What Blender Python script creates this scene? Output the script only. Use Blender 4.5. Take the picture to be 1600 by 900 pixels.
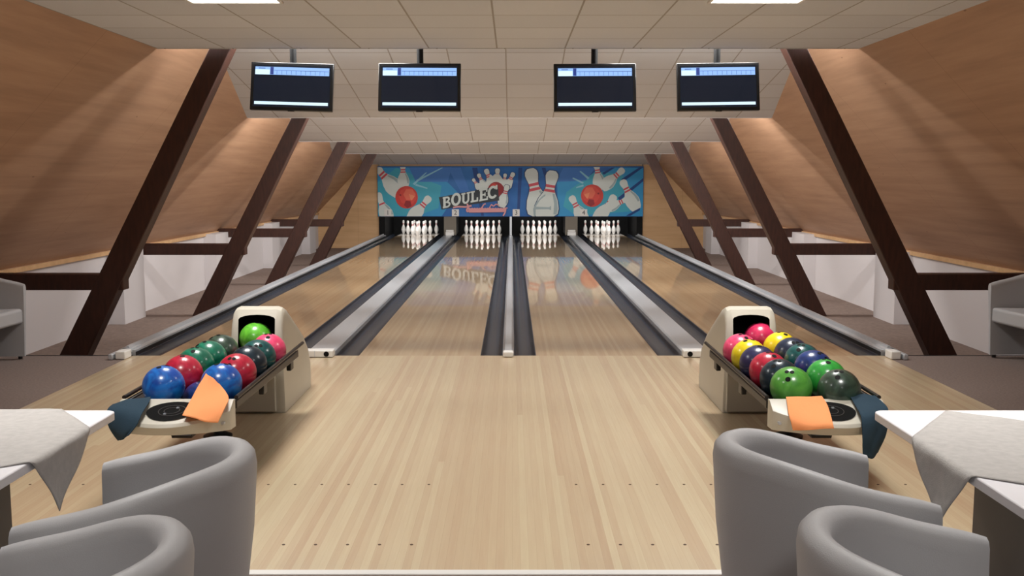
import bpy, bmesh, math, random
from mathutils import Vector, Matrix
random.seed(7)
for o in list(bpy.data.objects): bpy.data.objects.remove(o)
S = bpy.context.scene
COL = S.collection
PI = math.pi

# ------------------------------------------------------------------ camera
cd = bpy.data.cameras.new('camera'); cam = bpy.data.objects.new('camera', cd); COL.objects.link(cam)
cam.location = (0.033, -8.657, 1.557)
cam.rotation_euler = (PI/2 - 0.1103, 0, 0)
cd.sensor_width = 36; cd.lens = 36*1560.1/1600; cd.clip_start = 0.05; cd.clip_end = 100
S.camera = cam
# ------------------------------------------------------------------ world, exposure
W = bpy.data.worlds.new('world'); S.world = W; W.use_nodes = True
W.node_tree.nodes['Background'].inputs[0].default_value = (1, .93, .85, 1)
W.node_tree.nodes['Background'].inputs[1].default_value = 0.05
S.view_settings.view_transform = 'Standard'; S.view_settings.look = 'None'
S.view_settings.exposure = 0.0; S.view_settings.gamma = 1; S.view_settings.use_curve_mapping = False
LAMP = (1.0, .985, .955)
def area(name, loc, rot, sx, sy, power, color=LAMP):
    l = bpy.data.lights.new(name, 'AREA'); l.shape = 'RECTANGLE'; l.size = sx; l.size_y = sy
    l.energy = power; l.color = color
    o = bpy.data.objects.new(name, l); COL.objects.link(o); o.location = loc; o.rotation_euler = rot
    return o
PANEL_STRENGTH = 9
PANEL_POWER = 30
PANELS = [(x, y) for y in (-2.31, -5.0, -8.0) for x in (-1.75, 1.6)]
ZC = 2.69            # near ceiling height
YE = 0.33            # near ceiling edge
EDGES = [(0.33, 2.69), (4.62, 2.335), (8.55, 2.165), (12.4, 2.05), (17.66, 1.90)]
STARTS = [3.085, 2.75, 2.60, 2.50]
# lamps tucked behind each ceiling baffle
for i, p in enumerate((235, 240, 180, 85)):
    y, z = EDGES[i]
    for sx in (-1, 1):
        area('baffle_lamp', (sx*2.1, y+.22, (z+STARTS[i])/2+.05), (math.radians(28), 0, 0), 2.2, .12, p*.5)
# louvred ceiling panels: a downward beam in each
for px, py in PANELS:
    o = area('ceiling_panel_beam', (px, py, ZC-.03), (0, 0, 0), .5, .5, PANEL_POWER*(1 if py > -3 else .78 if py > -6 else .6)); o.data.spread = math.radians(125)
# lamps over the pins
for x in (-2.523, -.778, .778, 2.523):
    area('pin_lamp', (x, 17.95, .98), (math.radians(40), 0, 0), .9, .08, 15, (1, .97, .93))

# ------------------------------------------------------------------ materials
def lin(c):
    return tuple(((v/255)/12.92 if v/255 <= .04045 else (((v/255)+.055)/1.055)**2.4) for v in c)+(1,)
def mat(name, c, rough=.6, metal=0, spec=.5, coat=0, coat_r=.05, emis=None, es=0, noise=0, nscale=20, bump=0, bscale=200, stretch=None):
    m = bpy.data.materials.new(name); m.use_nodes = True
    nt = m.node_tree; b = nt.nodes['Principled BSDF']
    b.inputs['Base Color'].default_value = lin(c); b.inputs['Roughness'].default_value = rough
    b.inputs['Metallic'].default_value = metal; b.inputs['Specular IOR Level'].default_value = spec
    b.inputs['Coat Weight'].default_value = coat; b.inputs['Coat Roughness'].default_value = coat_r
    if emis:
        b.inputs['Emission Color'].default_value = lin(emis); b.inputs['Emission Strength'].default_value = es
    if noise or bump:
        tc = nt.nodes.new('ShaderNodeTexCoord'); mp = nt.nodes.new('ShaderNodeMapping')
        nt.links.new(tc.outputs['Object'], mp.inputs[0])
        if stretch: mp.inputs['Scale'].default_value = stretch
    if noise:
        n = nt.nodes.new('ShaderNodeTexNoise'); n.inputs['Scale'].default_value = nscale; n.inputs['Detail'].default_value = 5
        nt.links.new(mp.outputs[0], n.inputs[0])
        mr = nt.nodes.new('ShaderNodeMapRange'); mr.inputs[1].default_value = .3; mr.inputs[2].default_value = .7
        mr.inputs[3].default_value = 1-noise; mr.inputs[4].default_value = 1+noise*.6
        nt.links.new(n.outputs[0], mr.inputs[0])
        hv = nt.nodes.new('ShaderNodeHueSaturation'); hv.inputs['Color'].default_value = lin(c)
        nt.links.new(mr.outputs[0], hv.inputs['Value']); nt.links.new(hv.outputs[0], b.inputs['Base Color'])
    if bump:
        n2 = nt.nodes.new('ShaderNodeTexNoise'); n2.inputs['Scale'].default_value = bscale; n2.inputs['Detail'].default_value = 3
        nt.links.new(mp.outputs[0], n2.inputs[0])
        bp = nt.nodes.new('ShaderNodeBump'); bp.inputs['Strength'].default_value = bump; bp.inputs['Distance'].default_value = .002
        nt.links.new(n2.outputs[0], bp.inputs['Height']); nt.links.new(bp.outputs[0], b.inputs['Normal'])
    return m

def math_node(nt, op, a, b=None):
    n = nt.nodes.new('ShaderNodeMath'); n.operation = op
    for i, v in enumerate((a, b)):
        if v is None: continue
        if isinstance(v, (int, float)): n.inputs[i].default_value = v
        else: nt.links.new(v, n.inputs[i])
    return n.outputs[0]

def board_mat(name, pal, bw, blen, rough, coat, coat_r, seed=0., seam=0.04):
    """narrow boards running along Y with board-to-board colour differences"""
    m = bpy.data.materials.new(name); m.use_nodes = True; nt = m.node_tree; b = nt.nodes['Principled BSDF']
    tc = nt.nodes.new('ShaderNodeTexCoord'); sp = nt.nodes.new('ShaderNodeSeparateXYZ')
    nt.links.new(tc.outputs['Object'], sp.inputs[0])
    xs = math_node(nt, 'DIVIDE', sp.outputs[0], bw); xs = math_node(nt, 'ADD', xs, 500+seed)
    ix = math_node(nt, 'FLOOR', xs)
    w1 = nt.nodes.new('ShaderNodeTexWhiteNoise'); w1.noise_dimensions = '1D'; nt.links.new(ix, w1.inputs['W'])
    off = math_node(nt, 'MULTIPLY', w1.outputs['Value'], 7.3)
    ys = math_node(nt, 'DIVIDE', sp.outputs[1], blen); iy = math_node(nt, 'FLOOR', math_node(nt, 'ADD', ys, off))
    cb = nt.nodes.new('ShaderNodeCombineXYZ'); nt.links.new(ix, cb.inputs[0]); nt.links.new(iy, cb.inputs[1])
    w2 = nt.nodes.new('ShaderNodeTexWhiteNoise'); w2.noise_dimensions = '2D'; nt.links.new(cb.outputs[0], w2.inputs['Vector'])
    # grain
    mp = nt.nodes.new('ShaderNodeMapping'); mp.inputs['Scale'].default_value = (30, 1.2, 1)
    nt.links.new(tc.outputs['Object'], mp.inputs[0])
    n = nt.nodes.new('ShaderNodeTexNoise'); n.inputs['Scale'].default_value = 2.2; n.inputs['Detail'].default_value = 4
    nt.links.new(mp.outputs[0], n.inputs[0])
    v = math_node(nt, 'ADD', math_node(nt, 'MULTIPLY', w2.outputs['Value'], .55), math_node(nt, 'MULTIPLY', n.outputs[0], .5))
    r = nt.nodes.new('ShaderNodeValToRGB'); nt.links.new(v, r.inputs[0])
    el = r.color_ramp.elements
    el[0].position = .1; el[0].color = lin(pal[0]); el[1].position = .95; el[1].color = lin(pal[-1])
    for i, c in enumerate(pal[1:-1]):
        e = el.new(.1+.85*(i+1)/(len(pal)-1)); e.color = lin(c)
    fr = math_node(nt, 'FRACT', xs)
    sm = math_node(nt, 'LESS_THAN', fr, seam)
    mx = nt.nodes.new('ShaderNodeMix'); mx.data_type = 'RGBA'; mx.blend_type = 'MULTIPLY'
    nt.links.new(math_node(nt, 'MULTIPLY', sm, .25), mx.inputs[0]); nt.links.new(r.outputs[0], mx.inputs[6])
    mx.inputs[7].default_value = (.5, .4, .3, 1)
    nt.links.new(mx.outputs[2], b.inputs['Base Color'])
    b.inputs['Roughness'].default_value = rough; b.inputs['Coat Weight'].default_value = coat; b.inputs['Coat Roughness'].default_value = coat_r
    b.inputs['Specular IOR Level'].default_value = .5
    return m

def tile_mat(name, c, phase=(0, 0), line=(160, 154, 148)):
    m = bpy.data.materials.new(name); m.use_nodes = True; nt = m.node_tree; b = nt.nodes['Principled BSDF']
    tc = nt.nodes.new('ShaderNodeTexCoord'); mp = nt.nodes.new('ShaderNodeMapping')
    mp.inputs['Location'].default_value = (phase[0], phase[1], 0)
    nt.links.new(tc.outputs['Object'], mp.inputs[0])
    br = nt.nodes.new('ShaderNodeTexBrick'); br.offset = 0; br.squash = 1
    br.inputs['Scale'].default_value = 1; br.inputs['Brick Width'].default_value = .6; br.inputs['Row Height'].default_value = .6
    br.inputs['Mortar Size'].default_value = .007; br.inputs['Mortar Smooth'].default_value = .1
    c2 = tuple(int(v*.965) for v in c)
    br.inputs['Color1'].default_value = lin(c); br.inputs['Color2'].default_value = lin(c2); br.inputs['Mortar'].default_value = lin(line)
    nt.links.new(mp.outputs[0], br.inputs[0])
    n = nt.nodes.new('ShaderNodeTexNoise'); n.inputs['Scale'].default_value = 160; n.inputs['Detail'].default_value = 2
    nt.links.new(tc.outputs['Object'], n.inputs[0])
    hv = nt.nodes.new('ShaderNodeHueSaturation'); nt.links.new(br.outputs[0], hv.inputs['Color'])
    mr = nt.nodes.new('ShaderNodeMapRange'); mr.inputs[3].default_value = .93; mr.inputs[4].default_value = 1.07
    nt.links.new(n.outputs[0], mr.inputs[0]); nt.links.new(mr.outputs[0], hv.inputs['Value'])
    nt.links.new(hv.outputs[0], b.inputs['Base Color'])
    bp = nt.nodes.new('ShaderNodeBump'); bp.inputs['Strength'].default_value = .35; bp.inputs['Distance'].default_value = .004; bp.invert = True
    nt.links.new(br.outputs['Fac'], bp.inputs['Height']); nt.links.new(bp.outputs[0], b.inputs['Normal'])
    b.inputs['Roughness'].default_value = .75; b.inputs['Specular IOR Level'].default_value = .3
    return m

def panel_wood(name, dark, mid, light, scale, seam_axis, seam_every, rough=.5):
    m = bpy.data.materials.new(name); m.use_nodes = True; nt = m.node_tree; b = nt.nodes['Principled BSDF']
    tc = nt.nodes.new('ShaderNodeTexCoord'); mp = nt.nodes.new('ShaderNodeMapping'); mp.inputs['Scale'].default_value = scale
    nt.links.new(tc.outputs['Object'], mp.inputs[0])
    n = nt.nodes.new('ShaderNodeTexNoise'); n.inputs['Scale'].default_value = 1.0; n.inputs['Detail'].default_value = 7; n.inputs['Roughness'].default_value = .6
    nt.links.new(mp.outputs[0], n.inputs[0])
    r = nt.nodes.new('ShaderNodeValToRGB'); nt.links.new(n.outputs[0], r.inputs[0])
    el = r.color_ramp.elements
    el[0].position = .25; el[0].color = lin(dark); el[1].position = .75; el[1].color = lin(light)
    e = el.new(.48); e.color = lin(mid)
    # small knots
    mp2 = nt.nodes.new('ShaderNodeMapping'); mp2.inputs['Scale'].default_value = tuple(min(s, 6) for s in (3.2 if s > 2 else 1.1 for s in scale))
    nt.links.new(tc.outputs['Object'], mp2.inputs[0])
    vo = nt.nodes.new('ShaderNodeTexVoronoi'); vo.inputs['Scale'].default_value = 1.6; nt.links.new(mp2.outputs[0], vo.inputs[0])
    kn = math_node(nt, 'LESS_THAN', vo.outputs['Distance'], .035)
    mx = nt.nodes.new('ShaderNodeMix'); mx.data_type = 'RGBA'; mx.blend_type = 'MULTIPLY'
    nt.links.new(math_node(nt, 'MULTIPLY', kn, .7), mx.inputs[0]); nt.links.new(r.outputs[0], mx.inputs[6]); mx.inputs[7].default_value = (.35, .25, .2, 1)
    sp = nt.nodes.new('ShaderNodeSeparateXYZ'); nt.links.new(tc.outputs['Object'], sp.inputs[0])
    fr = math_node(nt, 'FRACT', math_node(nt, 'ADD', math_node(nt, 'DIVIDE', sp.outputs[seam_axis], seam_every), 50.3))
    sm = math_node(nt, 'LESS_THAN', fr, .006/seam_every)
    mx2 = nt.nodes.new('ShaderNodeMix'); mx2.data_type = 'RGBA'; mx2.blend_type = 'MULTIPLY'
    nt.links.new(math_node(nt, 'MULTIPLY', sm, .5), mx2.inputs[0]); nt.links.new(mx.outputs[2], mx2.inputs[6]); mx2.inputs[7].default_value = (.4, .3, .25, 1)
    nt.links.new(mx2.outputs[2], b.inputs['Base Color'])
    b.inputs['Roughness'].default_value = rough; b.inputs['Specular IOR Level'].default_value = .35
    return m

M = {}
M['approach'] = board_mat('approach_boards', [(192, 163, 132), (200, 176, 144), (207, 187, 154), (215, 200, 166)], .034, 30, .34, 1.0, .2)
M['lane'] = board_mat('lane_boards', [(182, 151, 116), (192, 162, 126), (200, 173, 137), (207, 184, 148)], .0273, 30, .3, 1.0, .035, seed=.5)
M['lane'].node_tree.nodes['Principled BSDF'].inputs['Coat IOR'].default_value = 1.65
M['tile_near'] = tile_mat('ceiling_tiles_near', (214, 215, 219), (.1, -.33+.6))
M['tile_far'] = tile_mat('ceiling_tiles_far', (207, 208, 211), (.03, 0))
M['slope'] = panel_wood('slope_plywood', (160, 124, 98), (176, 138, 110), (190, 152, 122), (9, .55, 9), 1, 2.5)
M['backwood'] = panel_wood('back_plywood', (196, 156, 112), (208, 168, 124), (220, 182, 138), (.8, 9, 7), 0, 1.22)
M['timber'] = mat('dark_timber', (62, 32, 22), .55, noise=.35, nscale=6, stretch=(6, 6, 1), bump=.3, bscale=30)
M['carpet'] = mat('carpet', (128, 114, 108), .95, spec=.1, noise=.18, nscale=60, bump=.6, bscale=500)
M['carpet_low'] = mat('carpet_lower', (138, 122, 114), .95, spec=.1, noise=.16, nscale=22, bump=.6, bscale=400)
M['white_wall'] = mat('white_plaster', (214, 209, 210), .8, spec=.2)
M['plaster'] = mat('cream_plaster', (205, 190, 172), .8, spec=.2)
M['white'] = mat('white_plastic', (228, 226, 222), .4)
M['alu'] = mat('brushed_aluminium', (206, 210, 216), .3, metal=.5, noise=.06, nscale=20, stretch=(20, .5, 1))
M['gutter'] = mat('gutter_plastic', (40, 45, 56), .26, spec=.7)
M['gutter_edge'] = mat('gutter_outer', (30, 30, 32), .45)
M['black'] = mat('black_matt', (12, 12, 13), .7, spec=.2)
M['blackpl'] = mat('black_plastic', (22, 22, 24), .35)
M['bezel'] = mat('screen_frame', (16, 17, 20), .3)
M['screen'] = mat('screen_glass', (8, 10, 14), .12, emis=(24, 34, 52), es=.55)
M['scorebar'] = mat('score_bar_light', (10, 10, 10), .3, emis=(150, 190, 250), es=1.15)
M['scorewhite'] = mat('score_cell_light', (10, 10, 10), .3, emis=(214, 240, 255), es=1.2)
M['scoredark'] = mat('score_dark_cell', (10, 10, 10), .3, emis=(50, 72, 150), es=.9)
M['beige'] = mat('beige_moulded_plastic', (194, 189, 176), .42, noise=.02, nscale=5)
M['cavity'] = mat('dark_cavity', (8, 8, 8), .8, spec=.1)
M['tray'] = mat('rack_metal', (40, 34, 32), .38, metal=.3)
M['grey_fabric'] = mat('grey_leatherette', (174, 173, 175), .48, spec=.4, bump=.25, bscale=350)
M['tabletop'] = mat('white_laminate', (232, 230, 234), .35)
M['pedestal'] = mat('dark_grey_laminate', (92, 86, 82), .5)
M['linen'] = mat('grey_linen', (178, 174, 171), .9, spec=.1, noise=.08, nscale=40, bump=.5, bscale=300)
M['orange'] = mat('orange_cloth', (246, 160, 106), .9, spec=.1, bump=.4, bscale=120)
M['navycloth'] = mat('dark_teal_cloth', (50, 68, 82), .9, spec=.1, bump=.4, bscale=120)
M['pin'] = mat('pin_white', (236, 234, 230), .3, coat=.4)
M['pinred'] = mat('pin_red', (190, 30, 40), .35)
M['taupe'] = mat('taupe_divider', (120, 112, 100), .6)
M['panel'] = mat('ceiling_lamp', (255, 255, 255), .5, emis=(255, 251, 244), es=PANEL_STRENGTH)
M['deck'] = mat('pin_deck_lamplit', (214, 206, 198), .3, coat=.6)  # whitish colour stands in for the lamp light on the deck
M['dot'] = mat('dark_brown_inlay', (70, 40, 24), .5)
def flat(name, c, rough=.45): return mat(name, c, rough, spec=.35)

# ------------------------------------------------------------------ helpers
def link(name, me, m, parent=None):
    o = bpy.data.objects.new(name, me); COL.objects.link(o)
    if m is not None:
        for k in (m if isinstance(m, (list, tuple)) else [m]): me.materials.append(k)
    if parent is not None: o.parent = parent
    return o
def obj(name, bm, m, parent=None, smooth=False, bevel=0, seg=2, angle=40):
    me = bpy.data.meshes.new(name); bmesh.ops.recalc_face_normals(bm, faces=bm.faces); bm.to_mesh(me); bm.free()
    o = link(name, me, m, parent)
    if smooth:
        for p in me.polygons: p.use_smooth = True
        try: me.set_sharp_from_angle(angle=math.radians(angle))
        except Exception: pass
    if bevel:
        b = o.modifiers.new('bevel', 'BEVEL'); b.width = bevel; b.segments = seg; b.limit_method = 'ANGLE'; b.angle_limit = math.radians(35)
        b.harden_normals = False
        for p in me.polygons: p.use_smooth = True
        try: me.set_sharp_from_angle(angle=math.radians(angle))
        except Exception: pass
    return o
def tag(o, label, cat, group=None, kind=None):
    if label: o['label'] = label
    if cat: o['category'] = cat
    if group: o['group'] = group
    if kind: o['kind'] = kind
    return o
def thing(name, label, cat, loc=(0, 0, 0), rz=0, group=None):
    o = bpy.data.objects.new(name, None); COL.objects.link(o); o.location = loc; o.rotation_euler = (0, 0, rz)
    o.empty_display_size = .1
    return tag(o, label, cat, group)
def struct(name, bm, m, **k):
    o = obj(name, bm, m, **k); o['kind'] = 'structure'; return o
def dup(root, loc, rz=None, label=None, group=None):
    r = root.copy(); COL.objects.link(r); r.location = loc
    if rz is not None: r.rotation_euler = (0, 0, rz)
    if label: r['label'] = label
    if group: r['group'] = group
    for ch in list(root.children):
        c = ch.copy(); COL.objects.link(c); c.parent = r
        for g in list(ch.children):
            d = g.copy(); COL.objects.link(d); d.parent = c
    return r
B = bmesh.new
def box(bm, x0, x1, y0, y1, z0, z1, mi=0):
    v = [bm.verts.new((x, y, z)) for x in (x0, x1) for y in (y0, y1) for z in (z0, z1)]
    for f in ((0, 1, 3, 2), (4, 6, 7, 5), (0, 4, 5, 1), (2, 3, 7, 6), (0, 2, 6, 4), (1, 5, 7, 3)):
        fc = bm.faces.new([v[i] for i in f]); fc.material_index = mi
    return bm
def boxm(*a): return box(B(), *a)
def prism(bm, pts, axis, a, b, mi=0):
    """pts 2-D outline, extruded along axis from a to b. axis x: pts=(y,z); y: (x,z); z: (x,y)"""
    def mk(p, t): return {'x': (t, p[0], p[1]), 'y': (p[0], t, p[1]), 'z': (p[0], p[1], t)}[axis]
    A = [bm.verts.new(mk(p, a)) for p in pts]; C = [bm.verts.new(mk(p, b)) for p in pts]
    f = bm.faces.new(A); f.material_index = mi; f = bm.faces.new(C[::-1]); f.material_index = mi
    n = len(pts)
    for i in range(n):
        f = bm.faces.new((A[i], A[(i+1) % n], C[(i+1) % n], C[i])); f.material_index = mi
    return bm
def lathe(bm, prof, n=20, mis=None, c=(0, 0, 0)):
    rings = []
    for r, z in prof:
        if r < 1e-5: rings.append([bm.verts.new((c[0], c[1], c[2]+z))])
        else: rings.append([bm.verts.new((c[0]+r*math.cos(2*PI*k/n), c[1]+r*math.sin(2*PI*k/n), c[2]+z)) for k in range(n)])
    for i in range(len(rings)-1):
        a, b = rings[i], rings[i+1]; mi = mis[i] if mis else 0
        for k in range(n):
            k2 = (k+1) % n
            if len(a) == 1 and len(b) == 1: continue
            if len(a) == 1: f = bm.faces.new((a[0], b[k], b[k2]))
            elif len(b) == 1: f = bm.faces.new((a[k], b[0], a[k2]))
            else: f = bm.faces.new((a[k], b[k], b[k2], a[k2]))
            f.material_index = mi
    return bm
def tube(bm, p, q, r, n=12):
    p, q = Vector(p), Vector(q); d = (q-p).normalized()
    u = d.orthogonal().normalized(); w = d.cross(u)
    A = [bm.verts.new(p+u*r*math.cos(2*PI*k/n)+w*r*math.sin(2*PI*k/n)) for k in range(n)]
    C = [bm.verts.new(q+u*r*math.cos(2*PI*k/n)+w*r*math.sin(2*PI*k/n)) for k in range(n)]
    bm.faces.new(A[::-1]); bm.faces.new(C)
    for k in range(n): bm.faces.new((A[k], A[(k+1) % n], C[(k+1) % n], C[k]))
    return bm
def grid(bm, fn, nu, nv, mi=0):
    V = [[bm.verts.new(fn(i/nu, j/nv)) for j in range(nv+1)] for i in range(nu+1)]
    for i in range(nu):
        for j in range(nv):
            f = bm.faces.new((V[i][j], V[i+1][j], V[i+1][j+1], V[i][j+1])); f.material_index = mi
    return bm
def cloth_obj(name, fn, nu, nv, m, thick=.004):
    bm = grid(B(), fn, nu, nv); o = obj(name, bm, m, smooth=True, angle=80)
    s = o.modifiers.new('solid', 'SOLIDIFY'); s.thickness = thick; s.offset = 1
    return o

# ================================================================== THE SHELL
XS = 5.08          # knee walls
LOW = -.30         # lower floor beside the lanes
Y0, Y1 = -10.2, 17.7
def sx_at(z): return 3.10+(2.69-z)*.954     # |X| of the plywood slope at height z
# floors
struct('floor', box(box(B(), -XS, -3.3, -4.85, 0, -.4, 0), -XS, XS, Y0, -4.85, -.4, 0), M['carpet'])
struct('floor', boxm(3.3, XS, -4.85, 0, -.4, 0), M['carpet'])
struct('floor_lower', box(box(B(), -XS-.4, -3.44, 0, Y1, LOW-.1, LOW), 3.44, XS+.4, 0, Y1, LOW-.1, LOW), M['carpet_low'])
ap = struct('floor_approach', boxm(-3.3, 3.3, -4.825, 0, -.4, 0), M['approach'])
struct('trim_1', boxm(-3.3, 3.3, -4.87, -4.825, -.05, .004), M['white'], bevel=.003)
for sgn, side in ((-1, 'left'), (1, 'right')):
    struct('trim_step_'+side, boxm(*(sorted((sgn*3.3, sgn*XS))), -.012, .004, -.02, .003), M['gutter_edge'])
# small inlaid guide dots
def dots(xs, y):
    for x in xs:
        o = obj('guide_dot', lathe(B(), [(0, .0015), (.007, .0015), (.007, 0)], 12, c=(x, y, 0)), M['dot'], ap)
dots([-1.21+.1365*k for k in range(7)]+[-2.425, -2.29, -2.154, -2.02, -1.88]+[.36+.1375*k for k in range(6)]+[1.9, 2.04, 2.18], -3.706)
dots([-1.078+.1365*k for k in range(1, 6)]+[.358+.1375*k for k in range(5)], -4.545)
# knee walls with pilasters
for sgn, side in ((-1, 'left'), (1, 'right')):
    bm = B(); a, b = sorted((sgn*XS, sgn*(XS+.12)))
    box(bm, a, b, Y0, Y1, LOW, .66)
    for y in (3.9, 7.9, 11.8, 15.6):
        p, q = sorted((sgn*(XS+.02), sgn*4.88)); box(bm, p, q, y, y+.72, LOW, .66 if False else .62)
    struct('wall_'+side, bm, M['white_wall'])
    # plywood slope above it
    bm = B(); t = .05
    pts = [(sgn*(XS+.02), .615), (sgn*sx_at(3.3), 3.3), (sgn*(sx_at(3.3)+t), 3.3+t), (sgn*(XS+.12), .615)]
    prism(bm, pts, 'y', Y0, Y1)
    struct('wall_slope_'+side, bm, M['slope'])
    # skirting strip under the plywood
    p, q = sorted((sgn*(XS-.035), sgn*(XS+.03)))
    struct('trim_ledge_'+side, boxm(p, q, Y0, Y1, .585, .635), M['backwood'])
# back wall with plywood beside the masking unit
bm = B()
for sgn in (-1, 1):
    p = [(sgn*3.475, LOW), (sgn*(XS+.1), LOW), (sgn*(XS+.1), .6), (sgn*3.475, 2.32)]
    prism(bm, p, 'y', 17.7, 17.8)
box(bm, -3.44, 3.44, 17.7, 17.8, 1.86, 3.0)
struct('wall_back', bm, M['backwood'])
struct('wall_front', boxm(-XS-.2, XS+.2, Y0-.1, Y0, -.4, 3.0), M['plaster'])
# near ceiling
struct('ceiling', boxm(-sx_at(2.69)-.05, sx_at(2.69)+.05, Y0, YE, ZC, ZC+.06), M['tile_near'])
struct('trim_ceiling_edge', boxm(-sx_at(2.69), sx_at(2.69), YE, YE+.02, ZC-.004, ZC+.07), M['tile_far'])
# sloping ceiling baffles beyond
for i in range(4):
    ya, za = EDGES[i][0]+.02, STARTS[i]; yb, zb = EDGES[i+1]
    bm = B()
    def q(y, z, s): return bm.verts.new((s*(sx_at(z)+.03), y, z))
    lo = [q(ya, za, -1), q(ya, za, 1), q(yb, zb, 1), q(yb, zb, -1)]
    hi = [bm.verts.new(v.co+Vector((0, 0, .05))) for v in lo]
    bm.faces.new(lo); bm.faces.new(hi[::-1])
    for k in range(4): bm.faces.new((lo[k], lo[(k+1) % 4], hi[(k+1) % 4], hi[k]))
    struct('ceiling', bm, M['tile_far'])
    struct('trim_ceiling_edge', boxm(-sx_at(zb), sx_at(zb), yb-.004, yb+.016, zb-.005, zb+.05), M['white_wall'])
    # vertical closing board at the start of the baffle
    struct('ceiling_riser', boxm(-sx_at(EDGES[i][1]), sx_at(EDGES[i][1]), EDGES[i][0]+.02, EDGES[i][0]+.05, EDGES[i][1]+.06, za+.06), M['white_wall'])

# ceiling lamps: square panels set into the near ceiling
lampbase = None
LABL = {(-1.75, -2.31): 'square lamp panel set in the near ceiling, upper left of the photo',
        (1.6, -2.31): 'square lamp panel set in the near ceiling, upper right of the photo'}
for (x, y) in PANELS:
    lb = LABL.get((x, y), 'square lamp panel in the near ceiling, %s row behind the camera, %s side' % ('first' if y > -6 else 'second', 'left' if x < 0 else 'right'))
    if lampbase is None:
        lampbase = thing('ceiling_lamp', lb, 'ceiling lamp', (x, y, ZC-.012), group='lamp panels in the near ceiling')
        bm = B(); w = .3
        for a in ((-w, w, -w, -w+.02), (-w, w, w-.02, w), (-w, -w+.02, -w, w), (w-.02, w, -w, w)): box(bm, *a, 0, .012)
        obj('frame', bm, M['white'], lampbase)
        obj('diffuser', boxm(-w+.02, w-.02, -w+.02, w-.02, .004, .012), M['panel'], lampbase)
    else: dup(lampbase, (x, y, ZC-.012), label=lb)

# ------------------------------------------------------------------ timber frames
def px_at(z): return 2.76+(2.36-z)*.52
FR = [(.46, 2.95, 'nearest'), (4.66, 2.60, 'second'), (8.62, 2.45, 'third'), (12.46, 2.35, 'farthest')]
for y, zt, nm in FR:
    for sgn, side in ((-1, 'left'), (1, 'right')):
        t = thing('timber_frame', 'dark slanting roof post with tie beam, %s of four on the %s side' % (nm, side),
                  'roof post', (sgn*px_at(LOW), y, LOW), group='dark slanting roof posts beside the lanes')
        x0 = sgn*px_at(LOW)
        def hw(z): return .098+.034*(2.7-z)/3
        zb, ztp = 0, zt-LOW
        pts = []
        for z, s in ((LOW, -1), (LOW, 1), (zt, 1), (zt, -1)):
            pts.append((sgn*px_at(z)+s*hw(z)-x0, z-LOW))
        obj('post', prism(B(), pts, 'y', 0, .17), M['timber'], t, bevel=.008)
        xi = px_at(.6)-.135; xo = sx_at(.60)+.0
        a, b = sorted((sgn*xi-x0, sgn*min(xo, XS)-x0))
        bm = B(); box(bm, a, b, .008, .15, .525-LOW, .675-LOW)
        obj('tie_beam', bm, M['timber'], t, bevel=.008)

# ================================================================== THE LANES
LC = [-2.523, -.778, .778, 2.523]
LN = ['leftmost lane', 'second lane from the left', 'third lane from the left', 'rightmost lane']
HW = .533
for x, nm in zip(LC, LN):
    o = obj('bowling_lane', boxm(x-HW, x+HW, .0, 18.14, -.12, 0), M['lane'])
    pdk = obj('pin_deck', boxm(x-HW, x+HW, 18.14, 19.25, -.12, 0), M['deck'], o); pdk['label'] = 'pin deck with the lamp light painted in'  # lane end split off to carry the painted lamp light
    tag(o, 'glossy pale wooden bowling lane, the %s' % nm, 'bowling lane', 'bowling lanes side by side')
# gutters
def gutter(xa, xb, label):
    n = 10; bm = B(); r = (xb-xa)/2; c = (xa+xb)/2; dep = .085
    inn = [(c+r*.94*math.cos(PI+PI*k/n), -.006+dep*math.sin(PI+PI*k/n)) for k in range(n+1)]
    pts = [(xa, -.003)]+inn+[(xb, -.003), (xb, -.11), (xa, -.11)]
    for k in range(1):
        A = [bm.verts.new((p[0], .0, p[1])) for p in pts]; C = [bm.verts.new((p[0], 19.25, p[1])) for p in pts]
        m_ = len(pts)
        for i in range(m_): bm.faces.new((A[i], A[(i+1) % m_], C[(i+1) % m_], C[i]))
    o = obj('gutter', bm, M['gutter'], smooth=True, angle=50)
    tag(o, label, 'gutter', 'black lane gutters')
GX = [(-3.276, -3.056, 'black gutter along the left side of the leftmost lane'),
      (-1.99, -1.77, 'black gutter along the right side of the leftmost lane'),
      (-1.531, -1.311, 'black gutter along the left side of the second lane from the left'),
      (-.245, -.05, 'black gutter just left of the thin central divider'),
      (.05, .245, 'black gutter just right of the thin central divider'),
      (1.311, 1.531, 'black gutter along the right side of the third lane from the left'),
      (1.77, 1.99, 'black gutter along the left side of the rightmost lane'),
      (3.056, 3.276, 'black gutter along the right side of the rightmost lane')]
for g in GX: gutter(*g)
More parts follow.
